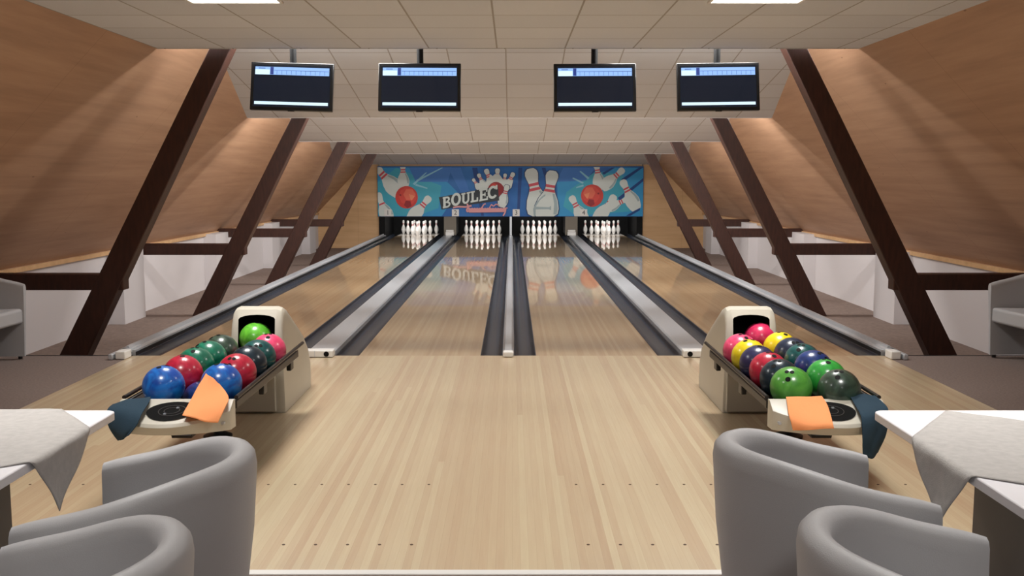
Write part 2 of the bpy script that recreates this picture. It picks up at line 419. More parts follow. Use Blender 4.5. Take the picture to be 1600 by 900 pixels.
# cappings between lane pairs
for sgn, side in ((-1, 'left'), (1, 'right')):
    t = thing('lane_capping', 'wide flat grey capping between the two %s-hand lanes' % side, 'lane capping', (sgn*1.65, 0, 0))
    bm = B(); prism(bm, [(-.119, -.11), (.119, -.11), (.119, .03), (.105, .045), (-.105, .045), (-.119, .03)], 'y', .02, 17.55)
    obj('cover', bm, M['alu'], t)
    obj('end_block', boxm(-.125, .125, -.10, .02, 0.001, .062), M['white'], t, bevel=.008)
    hx = .07 if sgn < 0 else -.07
    bm = B(); tube(bm, (hx, -.105, .032), (hx, -.095, .032), .023, 16); obj('sensor_hole', bm, M['black'], t)
    obj('seam', boxm(-hx*.45-.003, -hx*.45+.003, -.102, -.09, .003, .06), M['alu'], t)
    w = thing('sensor_box', 'small white box at the far end of the %s grey capping, below the banner' % side, 'sensor box', (sgn*1.59, 17.36, .046))
    obj('housing', boxm(-.11, .11, 0, .14, 0, .10), M['white'], w, bevel=.012)
    obj('lid', boxm(-.10, .10, .03, .13, .10, .15), M['white'], w, bevel=.012)
t = thing('lane_capping', 'thin grey metal divider down the middle between the two central lanes', 'lane capping', (0, 0, 0))
prismc = prism(B(), [(-.049, -.11), (.049, -.11), (.049, .02), (.03, .045), (-.03, .045), (-.049, .02)], 'y', .0, 17.55)
obj('cover', prismc, M['alu'], t)
obj('end_block', boxm(-.045, .045, -.09, .0, .001, .05), M['white'], t, bevel=.01)
for sgn, side in ((-1, 'left'), (1, 'right')):
    t = thing('edge_rail', 'aluminium edge rail along the outer %s side of the lanes' % side, 'edge rail', (sgn*3.36, 0, 0))
    s = sgn
    bm = B(); prism(bm, [(-s*.078, -.3), (-s*.078, .045), (-s*.03, .05), (-s*.02, .085), (s*.0, .085), (s*.005, .05), (s*.07, .05), (s*.075, -.3)], 'y', .02, 17.6)
    obj('rail', bm, M['alu'], t)
    obj('end_block', boxm(*sorted((-s*.07, s*.015)), -.20, -.05, 0.001, .07), M['white'], t, bevel=.008)
    obj('link_arm', boxm(*sorted((-s*.05, s*.01)), -.05, .25, .03, .062), M['alu'], t, bevel=.005)
    obj('nose', boxm(*sorted((s*.03, s*.07)), -.22, .12, .001, .05), M['alu'], t, bevel=.008)
    obj('kick_panel', boxm(*sorted((-s*.084, -s*.079)), .02, 17.6, -.08, .03), M['gutter_edge'], t)

# ------------------------------------------------------------------ pin area
NUM = ['1', '2', '3', '4']
def wall_thing(name, bm, m, label, cat, **k):
    o = obj(name, bm, m, **k); tag(o, label, cat); return o
# side boards in the pin area (kickbacks)
KB = [(-3.47, -3.30, 'black side board at the far left of the pin area'), (-1.754, -1.434, 'wide taupe post between the two left-hand pin openings'),
      (-.028, .028, 'thin pale grey post between the two central pin openings'), (1.434, 1.754, 'wide taupe post between the two right-hand pin openings'),
      (3.30, 3.47, 'black side board at the far right of the pin area')]
for i, (a, b, lb) in enumerate(KB):
    t = thing('pin_divider', lb, 'divider', ((a+b)/2, 17.62, 0)); w = (b-a)/2
    z0 = .051 if i in (1, 2, 3) else .0
    if i in (0, 4):
        obj('board', boxm(-w+.01, w-.01, 0, 2.0, -.3, .53), M['black'], t)
    else:
        obj('front_strip', boxm(-w, w, -.03, 0.0, .05, .534), M['taupe'] if i != 2 else M['alu'], t)
        obj('board', boxm(-w+.01, w-.01, 0, 2.0, .05, .53), M['black'], t)
bm = B(); box(bm, -3.47, 3.47, 19.62, 19.66, -.4, 1.1)
wall_thing('pit_curtain', bm, M['black'], 'black curtain closing the ball pit behind the pins', 'curtain')
bm = B(); box(bm, -3.47, 3.47, 17.72, 19.62, 1.08, 1.1)
struct('ceiling_pit', bm, M['black'])
bm = B(); box(bm, -3.47, 3.47, 19.26, 19.62, -.4, -.35)
struct('floor_pit', bm, M['black'])
# pins
prof = [(0, 0), (.024, 0), (.0285, .008), (.036, .03), (.0505, .07), (.059, .10), (.0605, .114), (.058, .14), (.049, .18), (.037, .21), (.027, .235), (.0232, .25),
        (.0226, .262), (.0228, .27), (.0235, .28), (.0255, .292), (.0288, .31), (.0318, .33), (.0324, .343), (.0305, .358), (.024, .371), (.013, .379), (0, .381)]
mis = [0]*(len(prof)-1)
for k in (11, 14): mis[k] = 1
pb = bmesh.new(); lathe(pb, prof, 20, mis); bmesh.ops.recalc_face_normals(pb, faces=pb.faces)
pme = bpy.data.meshes.new('bowling_pin'); pb.to_mesh(pme); pb.free(); pme.materials.append(M['pin']); pme.materials.append(M['pinred'])
for p in pme.polygons: p.use_smooth = True
ROWN = ['front', 'second', 'third', 'back']
POSN = {1: ['only'], 2: ['left', 'right'], 3: ['left', 'middle', 'right'], 4: ['far left', 'inner left', 'inner right', 'far right']}
for x, nm in zip(LC, LN):
    for r in range(4):
        for k in range(r+1):
            o = bpy.data.objects.new('bowling_pin', pme); COL.objects.link(o)
            o.location = (x+(k-r/2)*.3048, 18.29+r*.264, 0)
            lb = ('head pin with red neck bands at the front of the %s' % nm) if r == 0 else \
                'white pin, %s of the %s pin row, %s' % (POSN[r+1][k], ROWN[r], nm)
            tag(o, lb, 'bowling pin', 'bowling pins on the ' + nm)

# ------------------------------------------------------------------ banner
BX0, BX1, BZ0, BZ1 = -3.487, 3.472, .537, 1.843
bn = thing('banner', 'long blue printed banner with red balls and BOULEC lettering above the pins', 'banner', (0, 17.62, BZ0))
KX = (BX1-BX0)/414.5; KZ = (BZ1-BZ0)/78.0
def bpx(x, y): return (BX0+(x-590.3)*KX, (338-y)*KZ)
def banner_bg():
    m = bpy.data.materials.new('banner_print'); m.use_nodes = True; nt = m.node_tree; b = nt.nodes['Principled BSDF']
    tc = nt.nodes.new('ShaderNodeTexCoord'); mp = nt.nodes.new('ShaderNodeMapping'); mp.inputs['Scale'].default_value = (.55, 1, 1.3)
    nt.links.new(tc.outputs['Object'], mp.inputs[0])
    n = nt.nodes.new('ShaderNodeTexNoise'); n.inputs['Scale'].default_value = 1.4; n.inputs['Detail'].default_value = 3; n.inputs['Distortion'].default_value = .6
    nt.links.new(mp.outputs[0], n.inputs[0])
    r = nt.nodes.new('ShaderNodeValToRGB'); nt.links.new(n.outputs[0], r.inputs[0]); el = r.color_ramp.elements
    el[0].position = .3; el[0].color = lin((24, 84, 158)); el[1].position = .75; el[1].color = lin((50, 120, 190)); e = el.new(.5); e.color = lin((34, 102, 176))
    nt.links.new(r.outputs[0], b.inputs['Base Color']); b.inputs['Roughness'].default_value = .4; b.inputs['Specular IOR Level'].default_value = .3
    return m
obj('backing', boxm(BX0, BX1, 0, .05, 0, BZ1-BZ0), banner_bg(), bn)
layer = [0]
def shape_parts(name, polys, mats):
    for pl in polys: shape_part(name, [(pl[0], 0)], [mats[pl[1]]])
def shape_part(name, polys, mats, label=None, parent=bn, lift=None):
    """flat printed shapes; polys = [(points px, material index)]"""
    bm = B()
    for pts, mi in polys:
        layer[0] += 1
        y = -.002-.00022*layer[0]
        vs = [bm.verts.new((bpx(*p)[0], y, bpx(*p)[1])) for p in pts]
        e = [bm.edges.new((vs[i], vs[(i+1) % len(vs)])) for i in range(len(vs))]
        r = bmesh.ops.triangle_fill(bm, edges=e, use_beauty=True)
        for g in r['geom']:
            if isinstance(g, bmesh.types.BMFace):
                g.material_index = mi
                g.normal_update()
                if g.normal.y > 0: g.normal_flip()
    me = bpy.data.meshes.new(name); bm.to_mesh(me); bm.free()
    o = link(name, me, mats, parent)
    if label: o['label'] = label
    return o
P_ = {k: flat('print_'+k, c) for k, c in dict(cyan=(48, 150, 206), teal=(62, 168, 194), blue=(60, 120, 196), deep=(20, 66, 132), pale=(140, 200, 220), white=(214, 222, 218), shade=(160, 178, 182),
    red=(205, 60, 52), lred=(232, 110, 84), dred=(150, 34, 40), mred=(216, 72, 60), orange2=(240, 140, 100), band=(205, 80, 92), black=(40, 46, 52), pink=(222, 156, 158), lilac=(176, 160, 200), green=(150, 200, 180), ink=(40, 40, 44), outline=(28, 60, 104)).items()}
# light patches and rays of the print
shape_parts('light_patch', [
    ([(590.5, 262), (640, 262), (700, 285), (715, 300), (690, 337.5), (590.5, 337.5)], 0),
    ([(590.5, 285), (620, 262), (650, 275), (690, 290), (685, 325), (650, 337), (590.5, 337)], 1),
    ([(870, 284), (905, 280), (960, 262), (1004.5, 262), (1004.5, 337.5), (872, 337.5)], 0),
    ([(885, 300), (930, 268), (970, 272), (990, 300), (985, 330), (900, 337), (880, 322)], 1),
    ([(700, 262), (720, 262), (738, 310), (720, 300)], 2), ([(640, 262), (706, 261.5), (700, 284), (650, 284)], 2), ([(880, 262), (930, 262), (915, 282), (868, 284)], 2)],
    [P_['cyan'], P_['teal'], P_['blue']])
shape_parts('light_streak', [
    ([(645, 287), (665, 270), (668, 269), (648, 289)], 0), ([(650, 287), (668, 293), (668, 295), (649, 290)], 0), ([(651, 281), (690, 262), (693, 262), (652, 284)], 0),
    ([(912, 285), (895, 277), (894, 279), (910, 287)], 0), ([(911, 288), (900, 292), (900, 294), (912, 291)], 0), ([(918, 280), (905, 268), (907, 267), (921, 278)], 0),
    ([(965, 309), (1004.5, 278), (1004.5, 283), (968, 313)], 1), ([(940, 270), (955, 262), (960, 262), (943, 273)], 1), ([(970, 280), (998, 261.5), (1004, 261.5), (973, 284)], 1), ([(978, 337), (1000, 324), (1000, 328), (985, 337)], 1),
    ([(738, 262), (746, 262), (756, 337), (752, 337)], 1), ([(810, 262), (816, 262), (812, 330), (808, 330)], 1), ([(846, 262), (852, 262), (862, 300), (858, 300)], 1)],
    [P_['pale'], P_['deep']])
def circ(cx, cy, r, n=26, ry=None, a0=0):
    return [(cx+r*math.cos(a0+2*PI*k/n), cy+(ry or r)*math.sin(a0+2*PI*k/n)) for k in range(n)]
def inb(p): return (min(max(p[0], 590.6), 1004.4), min(max(p[1], 261.2), 337.8))
def ppin(cx, cy, h, ang):
    """outline of a pin: centre, height in px, lean in degrees; returns body, bands"""
    pr = [(.0, 0), (.13, 0), (.17, .06), (.215, .22), (.22, .32), (.18, .46), (.115, .58), (.085, .66), (.082, .73), (.105, .82), (.118, .89), (.105, .95), (.06, .995), (0, 1)]
    def T(x, y):
        a = math.radians(ang); X = x*h; Y = (y-.5)*h
        return inb((cx+X*math.cos(a)+Y*math.sin(a), cy-(Y*math.cos(a)-X*math.sin(a))))
    body = [T(x, y) for x, y in pr]+[T(-x, y) for x, y in pr[::-1] if x > 0]
    body = [p for i, p in enumerate(body) if i == 0 or (abs(p[0]-body[i-1][0])+abs(p[1]-body[i-1][1])) > .05]
    if abs(body[0][0]-body[-1][0])+abs(body[0][1]-body[-1][1]) < .05: body.pop()
    b1 = [T(-.105, .60), T(.105, .60), T(.088, .65), T(-.088, .65)]; b2 = [T(-.083, .685), T(.083, .685), T(.088, .735), T(-.088, .735)]
    sh = [T(.20, .20), T(.205, .32), T(.165, .46), T(.1, .58), T(.06, .58), (T(.12, .4)), T(.14, .2)]
    return body, b1, b2, sh
def pins(name, lst, tint='white', ol=0):
    for a in lst:
        body, b1, b2, sh = ppin(*a)
        pl = [(body, 0)]
        if ol:
            g = ppin(a[0], a[1]+.3, a[2]+2*ol, a[3])[0]; cx_ = a[0]
            g = [inb((p[0]+(ol if p[0] > q_[0] else -ol)*.8, p[1])) for p, q_ in ((p, (a[0]+(a[1]-p[1])*math.tan(math.radians(a[3])),)) for p in g)]
            shape_part('pin_outline', [(g, 0)], [P_['outline']])
        if min(abs(sh[0][0]-sh[6][0]), 9) > .3 and all(262 < p[1] < 337 and 591 < p[0] < 1004 for p in sh): pl.append((sh, 2))
        for b_ in (b1, b2):
            if all(262 < p[1] < 337 and 591 < p[0] < 1004 for p in b_): pl.append((b_, 1))
        shape_part(name, pl, [P_[tint], P_['band'], P_['shade']])
pins('printed_pin', [(606, 281, 62, -42), (630.5, 274, 42, -2), (599, 324, 50, -22), (656, 326, 50, 40)])
pins('printed_pin', [(934, 275, 44, -8), (957, 279, 46, 48), (983, 304, 52, -27), (903, 327, 48, -28), (946, 326, 52, 35), (964, 318, 40, 66)])
def pball(cx, cy, r, hl):
    s = hl
    pl = [(circ(cx, cy, r*1.0), 0), (circ(cx+s*.1*r, cy-.1*r, r*.8, 9, a0=.3), 3), (circ(cx+s*.25*r, cy-.25*r, r*.55, 6), 1), ([(cx+s*.2*r, cy-.3*r), (cx+s*.75*r, cy-.1*r), (cx+s*.4*r, cy+.3*r)], 4), (circ(cx+s*.1*r, cy+.62*r, r*.36, 5, a0=.4), 2), (circ(cx-s*.55*r, cy-.2*r, r*.09, 8), 2)]
    shape_part('printed_ball', pl, [P_['red'], P_['lred'], P_['dred'], P_['mred'], P_['orange2']])
pball(635.5, 308, 17.5, 1); pball(925, 305.5, 17.5, -1)
pins('printed_pin', [(838, 306, 88, -13), (857, 308, 84, 9)], ol=1.2)
shape_part('printed_scroll', [([(834, 337), (833, 326), (838, 316), (846, 307), (852, 303), (852, 305.5), (844, 312), (838, 321), (837, 328), (837, 337)], 0),
                              ([(834, 322.5), (858, 323.5), (861, 321), (861, 328), (857, 326.5), (834, 327)], 0)], [P_['shade']])
# crown of pins round the ball behind the lettering
pins('printed_pin', [(745, 288, 22, -34), (753, 283, 26, -26), (765, 280, 34, -20), (777, 279, 32, 2), (788, 283, 24, 8), (796, 283, 30, 26)], ol=.7)
shape_part('printed_pin_cluster', [([(742, 287), (762, 284), (766, 272), (770, 275), (773, 272), (780, 272), (786, 280), (802, 281), (799, 293), (762, 298), (746, 296)], 0)], [P_['white']])
shape_part('printed_ball', [(circ(775, 299, 13.5, ry=15), 0), (circ(772, 292, 6, 8), 1), (circ(780, 307, 6, 7), 2)], [P_['dred'], P_['red'], P_['dred']])
pins('printed_pin', [(788, 306, 36, 16)], ol=.8)
# lettering: block letters on a dark tilted strip
shape_part('lettering_panel', [([(686, 308), (738, 298), (778, 291), (780, 313), (738, 319), (690, 327)], 0)], [P_['black']])
def letters():
    pl = []; ang = math.radians(11.5)
    def T(ox, oy, h, x, y):   # x,y in letter units (y up, 0..1)
        X = x*h; Y = y*h
        return (ox+X*math.cos(ang)+Y*math.sin(ang)*0.0, oy-X*math.sin(ang)-Y)
    def arc(ox, oy, h, cx, cy, rx, ry, t, a0, a1, n=12, tx=None):
        o_ = [T(ox, oy, h, cx+rx*math.cos(a0+(a1-a0)*k/n), cy+ry*math.sin(a0+(a1-a0)*k/n)) for k in range(n+1)]
        i_ = [T(ox, oy, h, cx+(rx-t)*math.cos(a0+(a1-a0)*k/n), cy+(ry-t)*math.sin(a0+(a1-a0)*k/n)) for k in range(n+1)]
        for k in range(n): pl.append(([o_[k], o_[k+1], i_[k+1], i_[k]], 0))
    def rect(ox, oy, h, x0, y0, x1, y1): pl.append(([T(ox, oy, h, x0, y0), T(ox, oy, h, x1, y0), T(ox, oy, h, x1, y1), T(ox, oy, h, x0, y1)], 0))
    # B
    a = (692, 325.5, 17.5); rect(*a, .04, 0, .26, 1); rect(*a, 0, 0, .4, .16); rect(*a, 0, .84, .4, 1)
    rect(*a, .26, .43, .42, .57)
    arc(*a, .36, .74, .28, .26, .16, -PI/2, PI/2); arc(*a, .38, .28, .32, .28, .16, -PI/2, PI/2)
    # O
    a = (705, 322.5, 19.5); arc(*a, .40, .5, .40, .52, .2, 0, 2*PI, 22)
    # U
    a = (721, 319.5, 17.5); rect(*a, .08, .35, .28, 1); rect(*a, .56, .35, .72, 1); rect(*a, 0, .86, .38, 1); rect(*a, .48, .86, .82, 1); arc(*a, .40, .35, .32, .35, .18, PI, 2*PI)
    # L
    a = (735.5, 316.5, 17.5); rect(*a, .08, 0, .28, 1); rect(*a, 0, .86, .38, 1); rect(*a, 0, 0, .68, .16); rect(*a, .54, .1, .68, .36)
    # E
    a = (749, 314.5, 18.5); rect(*a, .06, 0, .27, 1); rect(*a, 0, .86, .7, 1); rect(*a, 0, 0, .74, .15); rect(*a, .2, .43, .5, .57); rect(*a, .58, .7, .7, 1); rect(*a, .62, 0, .74, .32); rect(*a, .44, .34, .54, .66)
    # C
    a = (762, 311.5, 19.5); arc(*a, .42, .5, .42, .52, .2, .22*PI, 1.78*PI, 20); rect(*a, .66, .66, .8, 1.02)
    return pl
shape_part('lettering', letters(), [P_['white']])
# pink script line under it
sc = []
def stroke(pts, w):
    for i in range(len(pts)-1):
        (x0, y0), (x1, y1) = pts[i], pts[i+1]; d = math.hypot(x1-x0, y1-y0); nx, ny = -(y1-y0)/d*w/2, (x1-x0)/d*w/2
        sc.append(([(x0+nx, y0+ny), (x1+nx, y1+ny), (x1-nx, y1-ny), (x0-nx, y0-ny)], 0))
stroke([(708, 324), (716, 322.5), (728, 323), (737, 321)], 2.6); stroke([(730, 318), (732, 323), (729, 328), (731, 331)], 2.6)
xs = 732.0
while xs < 786:
    stroke([(xs, 331), (xs+1.5, 324.5), (xs+2.8, 330.5), (xs+4.0, 325.2)], 2.3); xs += 4.1
stroke([(733, 330.8), (758, 330.6), (789, 330)], 2.0); stroke([(750, 329), (756, 319), (759, 318)], 2); stroke([(764, 325.5), (768, 319), (771, 322), (775, 318.5), (780, 320.5)], 1.6)
stroke([(788, 325), (793, 324.5)], 1.6); stroke([(790.5, 326), (789, 332), (786, 337)], 2.2)
shape_part('script_lettering', sc, [P_['pink']], 'pink script line under the block letters')
# number stickers
def text_mesh(s, size):
    c = bpy.data.curves.new('txt', 'FONT'); c.body = s; c.size = size; c.extrude = .001; c.align_x = 'CENTER'; c.align_y = 'CENTER'
    o = bpy.data.objects.new('txt', c); COL.objects.link(o); bpy.context.view_layer.update()
    me = bpy.data.meshes.new_from_object(o.evaluated_get(bpy.context.evaluated_depsgraph_get()))
    bpy.data.objects.remove(o); return me
for x, n in zip((-3.225, -1.452, .142, 1.914), NUM):
    t = thing('number_sticker', 'small white sticker numbered %s on the banner above the %s' % (n, LN[int(n)-1]), 'sticker', (x, 17.60, .542))
    obj('card', boxm(-.092, .092, 0, .006, 0, .185), M['white'], t)
    me = text_mesh(n, .17); d = link('digit', me, P_['ink'], t); d.rotation_euler = (PI/2, 0, 0); d.location = (0, -.0015, .092)

# ================================================================== MONITORS
def monitor(label, x, z, yaw, roll):
    t = thing('scoring_monitor', label, 'monitor', (x, .50, z), 0, 'scoring screens hanging from the ceiling')
    t.rotation_euler = (math.radians(-9), math.radians(roll), yaw)
    w, h = .372, .218
    obj('casing', boxm(-w, w, 0, .045, -h, h), M['bezel'], t, bevel=.006)
    obj('screen', boxm(-w+.028, w-.028, -.002, .004, -h+.03, h-.028), M['screen'], t)
    sb = obj('score_row', boxm(-w+.04, w-.038, -.005, -.002, h-.115, h-.044), M['scorebar'], t)
    obj('name_cell', boxm(-w+.04, -w+.17, -.007, -.005, h-.115, h-.07), M['scorewhite'], sb)
    obj('dark_cell', boxm(-w+.175, -w+.205, -.007, -.005, h-.113, h-.046), M['scoredark'], sb)
    bm = B()
    for k in range(11): box(bm, -w+.235+k*.043, -w+.2375+k*.043, -.0065, -.005, h-.112, h-.075)
    box(bm, -w+.21, w-.042, -.0065, -.005, h-.077, h-.074); box(bm, -w+.07, -w+.13, -.0075, -.005, h-.06, h-.055)
    obj('ruled_line', bm, M['scoredark'], sb)
    obj('footer_row', boxm(-w+.04, w-.04, -.005, -.002, -h+.05, -h+.076), M['scorewhite'], t)
    obj('sensor_tab', boxm(-.03, .03, .0, .02, -h-.008, -h+.002), M['bezel'], t, bevel=.003)
    bm = B(); Mi = (Matrix.Rotation(yaw, 4, 'Z') @ Matrix.Rotation(math.radians(roll), 4, 'Y') @ Matrix.Rotation(math.radians(-9), 4, 'X')).inverted()
    tube(bm, Mi @ Vector((0, .09, 0)), Mi @ Vector((0, .09, 3.04-z)), .03)
    obj('ceiling_pole', bm, M['black'], t, smooth=True)
    obj('wall_plate', boxm(-.1, .1, .045, .085, -.1, .1), M['blackpl'], t)
    return t
monitor('black scoring screen on a ceiling pole, leftmost of the four', -1.955, 2.372, 0, 1.6)
monitor('black scoring screen on a ceiling pole, second from the left', -.802, 2.368, 0, .3)
monitor('black scoring screen on a ceiling pole, third from the left', .782, 2.365, 0, -.3)
monitor('black scoring screen on a ceiling pole, rightmost of the four', 1.895, 2.372, 0, -.7)

# ================================================================== BALL RETURNS
def ball_return(cx, label, side):
    Yb = -2.15
    t = thing('ball_return', label, 'ball return', (cx, Yb, 0))
    # hood: lofted outline (y,z) with rounded flanks
    prof_ = [(0, 0.002), (-.015, .2), (.0, .45), (.03, .62), (.07, .685), (.13, .70), (.22, .672), (.43, .56), (.65, .437), (.80, .31), (.865, .18), (.875, .07), (.86, 0.002)]
    bm = B(); secs = []
    cen = (.42, .28)
    for xo, sc_ in ((-.182, .90), (-.18, .955), (-.168, .985), (-.14, 1.0), (.14, 1.0), (.168, .985), (.18, .955), (.182, .90)):
        ring = []
        for (y, z) in prof_:
            yy = cen[0]+(y-cen[0])*(1-(1-sc_)*.5); zz = z*sc_ if z > .01 else z
            taper = 1-.10*max(0, (zz-.25)/.45)
            ring.append(bm.verts.new((xo*taper*1.0, yy, zz)))
        secs.append(ring)
    n = len(prof_)
    for i in range(len(secs)-1):
        for k in range(n): 
            if k == n-1: bm.faces.new((secs[i][k], secs[i+1][k], secs[i+1][0], secs[i][0]))
            else: bm.faces.new((secs[i][k], secs[i+1][k], secs[i+1][k+1], secs[i][k+1]))
    bm.faces.new(secs[0]); bm.faces.new(secs[-1][::-1])
    hood = obj('hood', bm, M['beige'], t, smooth=True, angle=38)
    # opening: cut with a boolean so that it is a real cavity
    cb = B(); op = [(-.121, .30), (.121, .30), (.121, .625)]+[(.121*math.cos(a), .625+.028*math.sin(a)) for a in [PI*k/8 for k in range(1, 8)]]+[(-.121, .625)]
    prism(cb, op, 'y', -.2, .19)
    me = bpy.data.meshes.new('cut'); bmesh.ops.recalc_face_normals(cb, faces=cb.faces); cb.to_mesh(me); cb.free()
    me.materials.append(M['cavity'])
    co = bpy.data.objects.new('cut', me); COL.objects.link(co); co.location = t.location
    md = hood.modifiers.new('open', 'BOOLEAN'); md.operation = 'DIFFERENCE'; md.object = co; md.solver = 'EXACT'; md.material_mode = 'TRANSFER'
    hood.data.materials.append(M['cavity'])
    bpy.context.view_layer.update()
    dg = bpy.context.evaluated_depsgraph_get(); nm = bpy.data.meshes.new_from_object(hood.evaluated_get(dg))
    nm.name = 'hood'; hood.modifiers.clear(); hood.data = nm; bpy.data.objects.remove(co)
    obj('lower_panel', boxm(-.165, .125, -.032, .0, .015, .285), M['beige'], t, bevel=.006)
    obj('side_latch', boxm(*sorted((( .176 if side < 0 else -.176), (.186 if side < 0 else -.186))), .28, .36, .30, .345), M['alu'], t, bevel=.003)
    # rack tray, V shaped
    ya, yb = -1.52, -.02
    bm = B(); o_ = [(-.28, .432), (-.06, .292), (-.05, .245), (.05, .245), (.06, .292), (.28, .432)]
    prism(bm, o_+[(x, z-.012) for x, z in o_[::-1]], 'y', ya, yb); obj('tray', bm, M['tray'], t)
    for s in (-1, 1):
        bm = B(); box(bm, s*.275-.012, s*.275+.012, ya, -.04 if s != side else -.04, .385, .43)
        r = obj('side_rail', bm, M['tray'], t, bevel=.006)
        bm = B(); tube(bm, (s*.285, ya, .445), (s*.285, .10 if (s > 0) == (side < 0) else -.02, .455), .011); obj('handrail', bm, M['tray'], r, smooth=True)
        for yy in (-.9, -.2):
            obj('bracket', boxm(s*.265-.015, s*.265+.015, yy-.04, yy+.04, .33, .39), M['blackpl'], r, bevel=.006)
    # foot under the rack
    bm = B(); lathe(bm, [(0, .002), (.085, .002), (.085, .015), (.05, .03), (.03, .035), (.028, .26), (0, .26)], 20, c=(.085*side, -.62, 0)); obj('foot', bm, M['blackpl'], t, smooth=True)
    bm = B(); box(bm, -.1, .1, -.70, -.54, .235, .247); obj('cross_bar', bm, M['blackpl'], t)
    # front bumper
    bm = B()
    n = 18; rim = []
    w = .285; yb0 = -1.54
    def front(u, bow): return yb0-.13-bow*(1-u*u)
    us = [-1+2*k/n for k in range(n+1)]
    rows = []
    # (bow, z, width factor, yoffset)
    # (rear?, height at the ends, height in the middle, bow)
    spec = [(0, .442, .442, 0), (.03, .442, .44, .02), (.10, .402, .385, .20), (.10, .388, .368, .21), (.09, .305, .325, .19), (0, .30, .31, 0)]
    for yo, ze, zm, bow in spec:
        r = []
        for u in us:
            b_ = 1-abs(u)**2.2
            r.append(bm.verts.new((u*w, yb0-yo-bow*b_, ze+(zm-ze)*b_)))
        rows.append(r)
    for i in range(len(rows)):
        a, b = rows[i], rows[(i+1) % len(rows)]
        for k in range(n): bm.faces.new((a[k], a[k+1], b[k+1], b[k]))
    bm.faces.new([r[0] for r in rows]); bm.faces.new([r[-1] for r in rows][::-1])
    bp = obj('front_bumper', bm, M['beige'], t, bevel=.008, seg=3, angle=50)
    # oval blower grille lying on the sloping face
    def onface(u, v):    # u across, v 0 (back) .. 1 (front) on the sloping top
        x = u; b_ = 1-abs(u/w)**2.2
        yA, zA = yb0-.03-.02*b_, .442-.002*b_; yB, zB = yb0-.10-.20*b_, .402-.017*b_
        return Vector((x, yA+(yB-yA)*v, zA+(zB-zA)*v+.004))
    gx = .02 if side < 0 else -.02
    bm = B(); c0 = bm.verts.new(onface(gx, .47)); ring = [bm.verts.new(onface(gx+.125*math.cos(2*PI*k/28), .47+.42*math.sin(2*PI*k/28))) for k in range(28)]
    for k in range(28): bm.faces.new((c0, ring[k], ring[(k+1) % 28]))
    gr = obj('blower_grille', bm, M['cavity'], bp, smooth=True); gr['label'] = 'black oval blower grille'
    bm = B()
    for rr in (.035, .062):
        R = [[bm.verts.new(onface(gx+(rr+d)*math.cos(2*PI*k/24), .47+(rr+d)*3.6*math.sin(2*PI*k/24))+Vector((0, 0, .003))) for k in range(24)] for d in (0, .004)]
        for k in range(24): bm.faces.new((R[0][k], R[0][(k+1) % 24], R[1][(k+1) % 24], R[1][k]))
    obj('grille_ring', bm, M['tray'], bp)
    bm = B()
    for dx, v in ((-.022, .62), (.02, .35)):
        p = onface(gx+dx, v); box(bm, p.x-.006, p.x+.006, p.y-.006, p.y+.006, p.z, p.z+.006)
    obj('grille_clip', bm, M['alu'], bp)
    s_ = 1 if side < 0 else -1
    bm = B(); tube(bm, (s_*.26, yb0-.145, .35), (s_*.26, yb0-.10, .35), .008, 12); obj('screw', bm, M['alu'], bp)
    return t
ball_return(-1.655, 'beige ball return with hood and ball rack on the left of the approach', -1)
ball_return(1.615, 'beige ball return with hood and ball rack on the right of the approach', 1)

# ------------------------------------------------------------------ bowling balls
def ball_mat(name, c, c2=None, swirl=2.5, rough=.3, f=.5):
    m = bpy.data.materials.new(name); m.use_nodes = True; nt = m.node_tree; b = nt.nodes['Principled BSDF']
    c2 = c2 or tuple(int(v*.75) for v in c)
    tc = nt.nodes.new('ShaderNodeTexCoord'); n = nt.nodes.new('ShaderNodeTexNoise'); n.inputs['Scale'].default_value = swirl*3
    n.inputs['Distortion'].default_value = 2.2; n.inputs['Detail'].default_value = 3; nt.links.new(tc.outputs['Object'], n.inputs[0])
    r = nt.nodes.new('ShaderNodeValToRGB'); nt.links.new(n.outputs[0], r.inputs[0]); el = r.color_ramp.elements
    el[0].position = .36; el[0].color = lin(c2); el[1].position = .62; el[1].color = lin(c)
    nt.links.new(r.outputs[0], b.inputs['Base Color']); b.inputs['Roughness'].default_value = rough; b.inputs['Coat Weight'].default_value = .5; b.inputs['Coat Roughness'].default_value = .16
    return m
BR = .108
def ball(loc, m, label, yaw=0., tilt=.3, group=None):
    t = thing('bowling_ball', label, 'bowling ball', (loc[0], loc[1], loc[2]-BR), group=group)
    bm = B(); bmesh.ops.create_uvsphere(bm, u_segments=40, v_segments=24, radius=BR)
    o = obj('shell', bm, m, t, smooth=True, angle=180); o.location = (0, 0, BR)
    bm = B()
    D = Matrix.Rotation(yaw, 4, 'Z') @ Matrix.Rotation(tilt, 4, 'X')
    for a, b_, r in ((-.12, .14, .0115), (.12, .14, .0115), (0, -.30, .0135)):
        d = D @ Vector((math.sin(a), math.sin(b_), math.cos(a)*math.cos(b_))).normalized()
        tube(bm, d*(BR-.004), d*(BR+.0006), r, 14)
    h = obj('finger_hole', bm, M['black'], t); h.location = (0, 0, BR)
    return t
